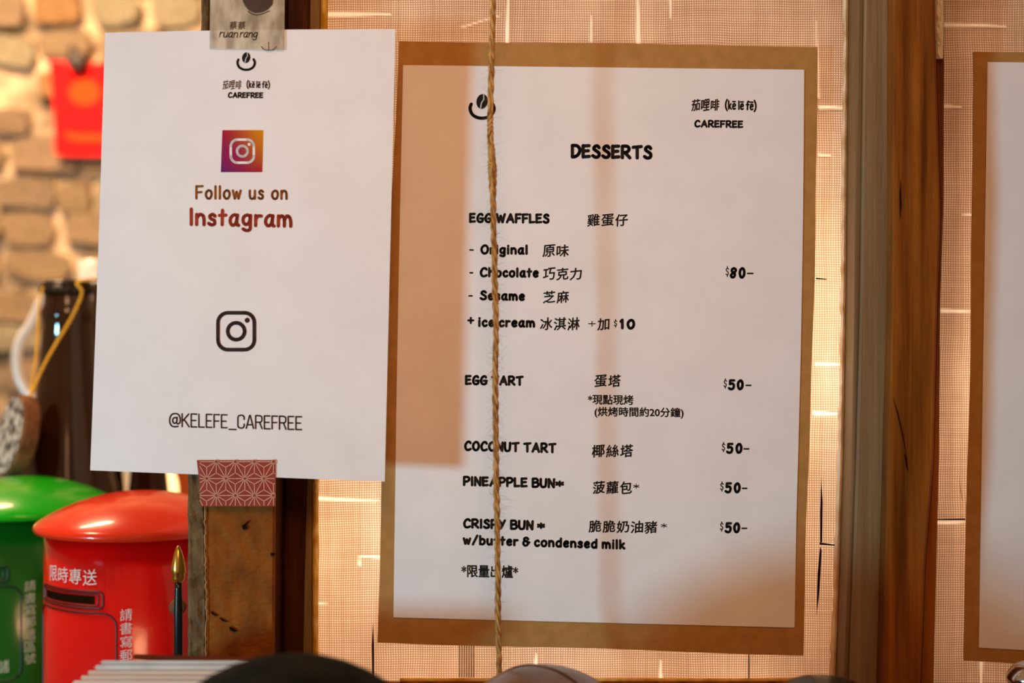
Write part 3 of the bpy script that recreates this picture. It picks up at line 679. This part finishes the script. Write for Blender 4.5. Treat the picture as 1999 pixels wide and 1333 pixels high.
# ------------------------------------------------------------------ tapes
ts = lambda u, v: YC - 0.0014
tb = sheet('beige_tape', ((411, -60), (556, -60), (555, 98), (409, 95)), ts, 0.00006, M['tape_beige'], None, n=8)
tag(tb, 'translucent beige tape with faint script holding the top of the card', 'tape')
marker('ruan', 427, 464, 73, 74, 16, 1.7, ts, M['tape_print'], tb, gap=.12, lean=.2)
marker('rang', 467, 502, 73.5, 74, 16, 1.7, ts, M['tape_print'], tb, gap=.12, lean=.2)
han('蔡蔡', 447, 480, 42, 57, ts, M['tape_print'], tb)
strokes_mesh('anchor_line', [catmull([(510, 91), (516, 96.5), (524, 98), (533, 97), (539, 91)], 4), [(524, 82), (524.5, 97)]], .7, ts, M['tape_print'], tb)
blob([(473, -60), (474, 2), (479, 12), (486, 20), (497, 25), (510, 24), (522, 19), (532, 8), (540, -60)], YC - .0017, M['tape_stain'], 'dark_picture', tb, th=.00005)
strokes_mesh('picture_line', [catmull([(484, 22), (494, 28), (502, 29), (512, 27), (526, 21)], 4)], .8, ts, M['tape_print'], tb)

rt_q = [(384, 898), (538, 898), (538, 988), (391, 988), (389, 940)]
blob(rt_q, YC - .0012, M['tape_red'], 'washi_tape', None, th=.00005)
rt = col.objects[-1] if False else bpy.data.objects['washi_tape']
tag(rt, 'dark red tape with a cream star pattern holding the foot of the card', 'tape')
def clip(p, q, x0, y0, x1, y1):
    t0, t1 = 0, 1; dx, dy = q[0] - p[0], q[1] - p[1]
    for pp, qq in ((-dx, p[0] - x0), (dx, x1 - p[0]), (-dy, p[1] - y0), (dy, y1 - p[1])):
        if abs(pp) < 1e-9:
            if qq < 0: return None
            continue
        r = qq / pp
        if pp < 0: t0 = max(t0, r)
        else: t1 = min(t1, r)
    if t0 >= t1: return None
    return [(p[0] + t0 * dx, p[1] + t0 * dy), (p[0] + t1 * dx, p[1] + t1 * dy)]
segs = []; nodes = []; a_ = 37.2; h_ = 33
for r_ in range(-1, 5):
    for c_ in range(-1, 7):
        x = 385 + c_ * a_ + (r_ % 2) * a_ / 2; y = 901 + r_ * h_
        A, B, Cc = (x, y), (x + a_, y), (x + a_ / 2, y + h_); Dd = (x - a_ / 2, y + h_)
        nodes.append(A)
        for tri in ((A, B, Cc), (A, Cc, Dd)):
            g = (sum(p[0] for p in tri) / 3, sum(p[1] for p in tri) / 3)
            for p in tri:
                s_ = clip(p, g, 390, 899.5, 536.5, 987)
                if s_: segs.append(s_)
        for p, q in ((A, B), (A, Cc), (A, Dd)):
            s_ = clip(p, q, 390, 899.5, 536.5, 987)
            if s_: segs.append(s_)
strokes_mesh('star_lines', segs, .62, lambda u, v: YC - .0013, M['tape_line'], rt)
for x, y in nodes:
    if 392 < x < 534 and 900 < y < 985:
        strokes_mesh('star_ring', [circle(x, y, 3.8, 10)], .6, lambda u, v: YC - .00135, M['tape_line'], rt, off=.0002)
        disc(x, y, 3.2, 3.2, 0, lambda u, v: YC - .00135, M['tape_red'], rt, 'star_centre', n=10, off=.00025)

# ------------------------------------------------------------------ twine
YT = -0.055
tp = [(962, -300), (962, 0), (960, 100), (958, 180), (957, 250), (961, 330), (963, 420), (965, 500), (966, 560), (968, 620), (967, 750), (968, 850), (969, 950), (971, 1050), (972, 1150), (973, 1250), (975, 1330), (976, 1640)]
tc_ = catmull(tp, 24)
twine = empty('jute_twine', P(975, 1640, YT), 'hairy brown jute twine hanging straight down in front of the dessert menu', 'string')
def knot(v): return math.exp(-((v - 275) / 42) ** 2)
arc = 0; ph = []
for i, p in enumerate(tc_):
    if i: arc += math.dist(p, tc_[i - 1])
    ph.append(arc)
rt_ = random.Random(3)
for k in range(3):
    path = []
    for (u, v), a in zip(tc_, ph):
        kn = knot(v); q = a * 2 * math.pi / 78 * (1 - .35 * kn) + k * 2 * math.pi / 3
        r = 3.3 + .4 * math.sin(a * .03 + k) + 0.9 * kn
        c = P(u, v, YT); s = S(YT)
        path.append(c + Vector((math.cos(q) * r * s, math.sin(q) * r * s, 0)))
    # resample denser for a round helix
    path = catmull([tuple(p) for p in path], 2)
    nn = len(path)
    vs, fs = tube(path, lambda t_: S(YT) * (3.0 + 2.6 * knot(-300 + 1940 * t_) + .25 * math.sin(t_ * 260 + k)), 8)
    mesh('strand', vs, fs, M['twine'], twine, smooth=True)
vs, fs = [], []
for i in range(420):
    v = rt_.uniform(60, 1325) if i % 4 else rt_.uniform(560, 1000); u = edge_at(sorted([(a, b) for a, b in tp], key=lambda p: p[1]), v)
    ang = rt_.choice((0, math.pi)) + rt_.uniform(-.9, .9); L_ = rt_.uniform(6, 22) * (2.0 if rt_.random() < .12 else 1)
    x, y = u + math.cos(ang) * 4, v; pts = []
    yy = YT + rt_.uniform(-.002, .002); cur = rt_.uniform(-.35, .35)
    for s_ in range(6):
        pts.append(P(x, y, yy)); x += math.cos(ang) * L_ / 5; y += math.sin(ang) * L_ / 5; ang += cur + rt_.uniform(-.25, .25); yy += rt_.uniform(-.0006, .0006)
    tube(pts, lambda t_: .000045 * (1.25 - t_ * .8), 3, vs, fs, caps=False)
tag(mesh('fuzz', vs, fs, M['fuzz'], twine), kind='stuff')

# ------------------------------------------------------------------ tin letter boxes
def cyl_text(text, c, rad, a0, z0, size, m, parent, vertical=False, gap=1.12):
    VS, FS = [], []
    for i, ch in enumerate(text):
        vs, fs = glyphs(ch); x0 = min(p[0] for p in vs); x1 = max(p[0] for p in vs); y0 = min(p[1] for p in vs); y1 = max(p[1] for p in vs)
        base = len(VS)
        for x, y in vs:
            px = (x - x0) / (x1 - x0) * size; py = (y - y0) / (y1 - y0) * size + (px - size / 2) * .1
            if vertical: z = z0 - i * size * gap - size + py; s = px - size / 2
            else: z = z0 + py; s = px + i * size * gap - len(text) * size * gap / 2
            a = a0 + s / rad
            VS.append(Vector((c[0] + math.sin(a) * (rad + .0003), c[1] - math.cos(a) * (rad + .0003), z)))
        FS += [tuple(base + k for k in f) for f in fs]
    return mesh('lettering', VS, FS, m, parent)
def cyl_line(pts, c, rad, wd, m, parent, name, closed=True, out=.0002):
    vs, fs = [], []
    path = [Vector((c[0] + math.sin(a) * (rad + out), c[1] - math.cos(a) * (rad + out), z)) for a, z in pts]
    if closed: path.append(path[0])
    dense = []
    for p, q in zip(path, path[1:]): dense.append(p)
    dense.append(path[-1]); tube(dense, wd, 6, vs, fs); return mesh(name, vs, fs, m, parent)
def arcrect(a0, a1, z0, z1, ra, rz, n=5, top=8):
    pts = []
    for ca, cz, st in ((a1 - ra, z1 - rz, 0), (a0 + ra, z1 - rz, 90), (a0 + ra, z0 + rz, 180), (a1 - ra, z0 + rz, 270)):
        for i in range(n + 1): q = R(st + 90 * i / n); pts.append((ca + ra * math.cos(q), cz + rz * math.sin(q)))
    out = []
    for p, q in zip(pts, pts[1:] + pts[:1]):
        k = max(1, int(abs(q[0] - p[0]) / .12)); out += [(p[0] + (q[0] - p[0]) * i / k, p[1] + (q[1] - p[1]) * i / k) for i in range(k)]
    return out
def letterbox(c, rot, mb, ml, md, mp, label, top, side, extra=None):
    root = empty('letterbox_tin', (c[0], c[1], CZ), label, 'tin', 'tin letterboxes'); x, y = c; rb = .0553; rl = .0617; zr = -.109
    vs, fs = lathe([(0, CZ + .002), (rb * .985, CZ + .002), (rb, CZ + .006), (rb, zr - .002), (0, zr - .002)], (x, y, 0), 72); mesh('body', vs, fs, mb, root, smooth=True)
    prof = [(rb - .002, zr - .0035), (rl - .003, zr - .0035), (rl - .0008, zr - .0028), (rl, zr - .0008), (rl - .0008, zr + .0012), (rl - .003, zr + .0030)]
    for i in range(1, 13):
        q = i / 12; r = (rl - .003) * (1 - q); prof.append((max(r, 0), zr + .0030 + .0165 * (1 - (1 - q) ** 2.0) ** .95))
    vs, fs = lathe(prof, (x, y, 0), 72); mesh('lid', vs, fs, ml, root, smooth=True)
    # slot: raised frame and dark opening
    a0, a1 = rot - R(27), rot + R(27)
    cyl_line(arcrect(a0, a1, -.1500, -.1405, .05, .002), c, rb, .0007, md, root, 'slot_frame')
    cyl_line(arcrect(a0 + .05, a1 - .05, -.1485, -.1420, .03, .001), c, rb, .0005, md, root, 'slot_inner_frame')
    vs, fs = [], []
    for i in range(13):
        a = a0 + .09 + (a1 - a0 - .18) * i / 12
        for z in (-.1475, -.1430): vs.append(Vector((x + math.sin(a) * (rb + .0003), y - math.cos(a) * (rb + .0003), z)))
    for i in range(12): fs.append((2 * i, 2 * i + 2, 2 * i + 3, 2 * i + 1))
    mesh('slot', vs, fs, M['crack'], root)
    cyl_line(arcrect(rot - R(35), rot + R(35), -.212, -.1525, .16, .007), c, rb, .0006, md, root, 'door')
    if top: cyl_text(top, c, rb, rot + R(4), -.1370, .0088, mp, root)
    cyl_text(side, c, rb, rot + R(40.5), -.150, .0066, mp, root, vertical=True, gap=1.15)
    if extra: cyl_text(extra, c, rb, rot + R(24), -.2070, .0080, mp, root)
    return root
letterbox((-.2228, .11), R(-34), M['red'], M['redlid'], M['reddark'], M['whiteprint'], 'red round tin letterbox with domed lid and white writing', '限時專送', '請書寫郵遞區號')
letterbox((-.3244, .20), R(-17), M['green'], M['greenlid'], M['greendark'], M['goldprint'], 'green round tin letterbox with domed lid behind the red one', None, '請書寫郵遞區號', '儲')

# ------------------------------------------------------------------ bottle with crown cap, cord and wooden tag
def bottle(c, ztop, label, r0=.0175, rb=.040, cap=True, name='glass_bottle', zsh=-.09, group=None):
    root = empty(name, (c[0], c[1], CZ), label, 'bottle', group); x, y = c
    prof = [(0, CZ + .004), (rb * .6, CZ + .002), (rb - .003, CZ + .001), (rb, CZ + .005), (rb, zsh - .05), (rb * .97, zsh - .03), (rb * .85, zsh - .01), (r0 * 1.6, zsh + .02), (r0 * 1.28, zsh + .05),
            (r0 * 1.12, zsh + .08), (r0 * 1.0, ztop - .032), (r0 * 1.07, ztop - .028), (r0 * 1.10, ztop - .024), (r0 * 1.02, ztop - .020), (r0 * .95, ztop - .017), (r0 * .95, ztop - .006), (r0 * .8, ztop - .003), (0, ztop - .003)]
    vs, fs = lathe(prof, (x, y, 0), 48); mesh('glass', vs, fs, M['glass'], root, smooth=True)
    if cap:
        vs, fs = [], []; n = 84; rings = [(1.14, -.0095), (1.10, -.007), (1.0, -.002), (.85, 0), (.0, .0004)]
        for i in range(n):
            a = 2 * math.pi * i / n
            for k, (rr, dz) in enumerate(rings):
                r = r0 * rr * (1 + (.035 * math.cos(a * 21) if k < 2 else 0)); vs.append(Vector((x + r * math.cos(a), y + r * math.sin(a), ztop + dz)))
        k = len(rings)
        for i in range(n):
            j = (i + 1) % n
            for q in range(k - 1): fs.append((i * k + q, j * k + q, j * k + q + 1, i * k + q + 1))
        mesh('crown_cap', vs, fs, M['cap'], root, smooth=True)
    return root
bx, by = -.3308, .315
bottle((bx, by), .0455, 'tall dark brown glass bottle with crown cap left of the card', r0=.0178)
# cord: loop over the cap and two tails down to the tag
cord = empty('yellow_cord', P(150, 552, .28), 'yellow cord tied round the bottle neck and holding the wooden tag', 'cord')
vs, fs = [], []
tube(catmull([tuple(P(*p)) for p in ((205, 545, .285), (178, 546, .280), (150, 552, .278), (160, 572, .277), (140, 620, .276), (110, 670, .272), (85, 715, .265), (63, 765, .258), (58, 774, .257))], 8), .0011, 8, vs, fs)
mesh('front_cord', vs, fs, M['cord'], cord, smooth=True)
vs, fs = [], []
tube(catmull([tuple(P(*p)) for p in ((84, 560, .290), (76, 600, .285), (74, 650, .278), (70, 700, .268), (62, 750, .260), (60, 774, .258))], 8), .0009, 8, vs, fs)
mesh('back_cord', vs, fs, M['cord'], cord, smooth=True)
tagc = P(34, 852, .262)
wt = empty('wooden_tag', tagc, 'round wooden slice tag with speckled grey face hanging from the yellow cord', 'tag')
rot = Matrix.Rotation(R(15), 3, 'Y') @ Matrix.Rotation(R(-55), 3, 'Z') @ Matrix.Rotation(R(90), 3, 'X')
def slice_(prof, name, m):
    vs, fs = lathe(prof, tagc, 40, rot.copy()); mesh(name, vs, fs, m, wt, smooth=False)
rt0 = .0295; hh = .0062
slice_([(rt0 - .0022, hh), (rt0, hh - .0015), (rt0 + .0004, 0), (rt0, -hh + .0015), (rt0 - .0022, -hh)], 'bark_rim', M['bark'])
slice_([(0, hh + .0002), (rt0 - .0022, hh + .0002), (rt0 - .003, hh - .002), (0, hh - .002)], 'speckled_face', M['tagface'])

# more dark bottles standing further back at the foot of the card
for i, (u, r0, lab) in enumerate(((205, .011, 'dark bottle behind the green tin'), (290, .011, 'dark bottle behind the red tin, nearer the candle'))):
    p = P(u, 925, .39)
    bottle((p.x, p.y), .05, 'brown glass ' + lab, r0=r0, rb=.0165, cap=False)
cp = P(326, 975, .47)
cn = empty('lit_candle', (cp.x, cp.y, CZ), 'glowing candle in a glass seen just above the red lid', 'candle')
vs, fs = lathe([(0, CZ + .002), (.018, CZ + .002), (.018, -.20), (.017, -.20), (0, -.198)], (cp.x, cp.y, 0), 32); mesh('candle_holder', vs, fs, M['brass'], cn, smooth=True)
vs, fs = lathe([(0, -.1985), (.0095, -.1985), (.0095, -.125), (.0085, -.118), (.004, -.105), (0, -.098)], (cp.x, cp.y, 0), 32); mesh('glowing_wax', vs, fs, M['flame'], cn, smooth=True)
tp_ = P(372, 900, .60)
sl = slab('orange_box', (tp_.x - .05, .585, CZ + .0005), (tp_.x + .05, .62, -.06), mat('orange_card', (.75, .18, .03), rough=.6)); tag(sl, 'upright orange box behind the glowing candle', 'box')

# white jug behind the bottle
jc = P(196, 640, .52); jug = empty('white_jug', (jc.x, jc.y, CZ), 'white ceramic jug with a loop handle behind the brown bottle', 'jug')
vs, fs = lathe([(0, CZ + .002), (.040, CZ + .002), (.046, CZ + .02), (.048, -.12), (.046, -.06), (.036, -.02), (.024, .02), (.018, .05), (.020, .072), (.017, .072), (.015, .05), (.012, .02), (.031, -.04), (0, -.07)], (jc.x, jc.y, 0), 48)
mesh('body', vs, fs, M['ceramic'], jug, smooth=True)
vs, fs = [], []
tube(catmull([tuple(P(u, v, .515)) for u, v in ((150, 560), (115, 560), (84, 585), (62, 630), (42, 660), (33, 695), (37, 735), (52, 765), (75, 785), (100, 792))], 6), .0048, 10, vs, fs)
mesh('handle', vs, fs, M['ceramic'], jug, smooth=True)

# ------------------------------------------------------------------ red envelope on the bricks
env = empty('red_envelope', P(160, 305, WY - .03), 'bright red paper envelope pinned on the brick wall', 'envelope')
es = lambda u, v: WY - .034
sheet('paper', ((95, 118), (222, 122), (226, 303), (107, 302)), es, .001, M['envelope'], env, n=6, bulge=lambda s, t_: (3 * math.sin(math.pi * t_) * (1 - s), 2 * math.sin(math.pi * s)))
disc(165, 180, 30, 26, 0, es, M['envgold'], env, 'round_print', off=.0006)
blob([(128, 256), (150, 262), (222, 262), (222, 276), (150, 276), (130, 270)], WY - .0347, M['envgold'], 'band_print', env, th=.0002)
c = P(150, 120, WY - .045)
mag = empty('dark_magnet', c, 'dark grey drop shaped magnet holding the red envelope', 'magnet')
vs, fs = lathe([(0, .010), (.008, .009), (.0125, .006), (.0135, 0), (.0135, -.009), (0, -.009)], c, 28, Matrix.Rotation(R(90), 3, 'X')); mesh('round_body', vs, fs, M['blackclip'], mag, smooth=True)
vs, fs = [], []
tube([c + Vector((-.001, 0, .004)), c + Vector((-.005, 0, .015)), c + Vector((-.008, 0, .021))], lambda t_: .0085 * (1 - .6 * t_), 12, vs, fs); mesh('pointed_grip', vs, fs, M['blackclip'], mag, smooth=True)

# ------------------------------------------------------------------ foreground things on the counter
YH = -.21
hc = P(566, 1283, YH); hat = empty('felt_hat', (hc.x, YH, CZ), 'soft black domed felt hat standing in front of the post', 'hat')
ht = hc.z - CZ
prof = [(0, CZ + .001), (.090, CZ + .001), (.094, CZ + .004)]
for i in range(1, 19):
    a = R(90 * i / 18); prof.append((.0840 * math.cos(a) ** .9 if i < 18 else 0, CZ + .006 + (ht - .006) * math.sin(a)))
vs, fs = lathe(prof, (hc.x, YH, 0), 64); mesh('crown', vs, fs, M['felt'], hat, smooth=True)
vs, fs = [], []
tube([(hc.x + math.cos(a) * .0935, YH + math.sin(a) * .0935, CZ + .0035) for a in [2 * math.pi * i / 64 for i in range(65)]], .0033, 8, vs, fs); mesh('brim', vs, fs, M['felt'], hat, smooth=True)

YJ = -.10
jc = P(1060, 1301, YJ); jar = empty('glazed_jar', (jc.x, YJ, CZ), 'grey-brown glazed jar with rounded lid at the foot of the twine', 'jar')
Rj = .0475
prof = []
for i in range(0, 15):
    a = R(14 + 76 * i / 14); prof.append((Rj * math.cos(a) if i < 14 else 0, jc.z - Rj + Rj * math.sin(a)))
vs, fs = lathe([(0, prof[0][1] - .0005)] + prof, (jc.x, YJ, 0), 56); mesh('lid', vs, fs, M['jar'], jar, smooth=True)
vs, fs = lathe([(0, CZ + .001), (.036, CZ + .001), (.040, CZ + .01), (.045, -.23), (.0452, prof[0][1] - .001), (0, prof[0][1] - .001)], (jc.x, YJ, 0), 56); mesh('body', vs, fs, M['jarrim'], jar, smooth=True)
vs, fs = [], []
tube([Vector((jc.x, YJ, jc.z - Rj)) + Vector((math.sin(a) * math.cos(.75), -math.sin(a) * math.sin(.75) - .0, math.cos(a))) * (Rj + .0001) for a in [R(-70 + 110 * i / 24) for i in range(25)]], .0006, 6, vs, fs)
mesh('glaze_line', vs, fs, M['jarrim'], jar)

def pot(u, vt, y, r, label, m, name, cat):
    c = P(u, vt, y); root = empty(name, (c.x, y, CZ), label, cat)
    prof = [(0, CZ + .001), (r * .95, CZ + .001), (r, CZ + .008), (r, c.z - r * .55)]
    vs, fs = lathe(prof + [(0, c.z - r * .55)], (c.x, y, 0), 40); mesh('body', vs, fs, m, root, smooth=True)
    pr_ = [(0, c.z - r * .54), (r * 1.04, c.z - r * .54), (r * 1.05, c.z - r * .48)] + [(r * 1.02 * math.cos(R(a)) if a < 90 else 0, c.z - r * .48 + r * .48 * math.sin(R(a))) for a in range(10, 91, 10)]
    vs, fs = lathe(pr_, (c.x, y, 0), 40); mesh('lid', vs, fs, m, root, smooth=True)
pot(1608, 1321, -.10, .022, 'small black lidded pot in front of the grey post', M['rod'], 'black_pot', 'pot')
c = P(2012, 1292, -.05); tap = empty('chrome_shaker', (c.x, -.05, CZ), 'shiny chrome shaker at the lower right corner', 'shaker')
vs, fs = lathe([(0, CZ + .001), (.011, CZ + .001), (.011, c.z - .010), (0, c.z - .010)], (c.x, -.05, 0), 32); mesh('body', vs, fs, M['chrome'], tap, smooth=True)
vs, fs = lathe([(0, c.z - .0095), (.0115, c.z - .0095), (.0118, c.z - .007), (.0085, c.z - .002), (.004, c.z), (0, c.z)], (c.x, -.05, 0), 32); mesh('top', vs, fs, M['chrome'], tap, smooth=True)

# gold tipped black rod
YR = .015
c = P(348, 1065, YR); s = S(YR); pen = empty('gold_tipped_rod', (c.x, YR, CZ), 'thin black rod with a golden pointed tip beside the post', 'ornament')
z_ = lambda v: -(v - 666.5) * s
vs, fs = lathe([(0, z_(1136)), (11 * s, z_(1136)), (13 * s, z_(1128)), (13 * s, z_(1120)), (14.5 * s, z_(1117)), (14 * s, z_(1108)), (11.5 * s, z_(1092)), (8 * s, z_(1078)), (3.5 * s, z_(1067)), (0, z_(1064))], (c.x, YR, 0), 32)
mesh('gold_tip', vs, fs, M['brass'], pen, smooth=True)
vs, fs = lathe([(0, CZ + .001), (9.5 * s, CZ + .001), (8.5 * s, z_(1190)), (7 * s, z_(1150)), (7 * s, z_(1136.5)), (0, z_(1136.5))], (c.x, YR, 0), 24); mesh('rod', vs, fs, M['rod'], pen, smooth=True)
vs, fs = lathe([(0, .003), (14 * s, .003), (16 * s, .0015), (16 * s, -.0015), (14 * s, -.003), (0, -.003)], (c.x - 3 * s, YR + 9 * s, z_(1186)), 32, Matrix.Rotation(R(90), 3, 'X'))
tag(mesh('round_collar', vs, fs, M['bark'], pen, smooth=True), 'round brown wooden collar')

# stack of booklets, fanned to the left
YK = -.115
sK = S(YK)
tops = [(186, 1291), (176, 1299), (163, 1309), (150, 1318), (136, 1327), (124, 1337), (112, 1348)]
labs = ['topmost greyish booklet of the pile at the lower left', 'second booklet from the top of the pile', 'third booklet from the top of the pile', 'fourth booklet from the top of the pile',
        'fifth booklet from the top of the pile', 'sixth booklet from the top of the pile', 'seventh booklet from the top of the pile']
piv = P(186, 1291, YK + .04); TILT = Matrix.Translation(piv) @ Matrix.Rotation(R(-13.5), 4, 'X') @ Matrix.Translation(-piv)
for i, (u, v) in enumerate(tops):
    z1 = P(u, v, YK + .04).z; z0 = P(*tops[i + 1], YK + .04).z + .0001 if i + 1 < len(tops) else CZ + .0005
    x0 = P(u, v, YK).x; x1 = x0 + .075
    if i == len(tops) - 1: z0 = z1 - .0026
    bm = bmesh.new(); bmesh.ops.create_cube(bm, size=1, matrix=Matrix.Translation(((x0 + x1) / 2, YK + .022, (z0 + z1) / 2)) @ Matrix.Rotation(R(2.0 - i), 4, 'Z') @ Matrix.Diagonal((x1 - x0, .034, z1 - z0 - .0002, 1)))
    bmesh.ops.bevel(bm, geom=[e for e in bm.edges if abs((e.verts[0].co - e.verts[1].co).normalized().y) > .9], offset=.0009, segments=3, affect='EDGES')
    bm.transform(TILT)
    o = frombm('booklet', bm, M['pagegrey'] if i < 2 else M['page']); tag(o, labs[i], 'booklet', 'pile of pale booklets')
    zb = z0
# box carrying the pile
sb = slab('wooden_block', (P(112, 1348, YK).x + .006, YK + .007, CZ + .0098), (P(112, 1348, YK).x + .070, YK + .036, zb - .0004), M['counter']); sb.data.transform(TILT); tag(sb, 'dark wooden block under the pile of booklets', 'block')
nz = P(0, 1291, YK + .04).z
bm = bmesh.new(); a = P(238, 1292, YK); bmesh.ops.create_cube(bm, size=1, matrix=Matrix.Translation((a.x + .030, YK + .026, nz + .0010)) @ Matrix.Rotation(R(1.6), 4, 'Y') @ Matrix.Diagonal((.060, .020, .0022, 1)))
bmesh.ops.bevel(bm, geom=bm.edges[:], offset=.0006, segments=2, affect='EDGES')
bm.transform(TILT)
tag(frombm('leather_notebook', bm, M['cover']), 'thin dark brown notebook lying on top of the pale booklets', 'notebook')
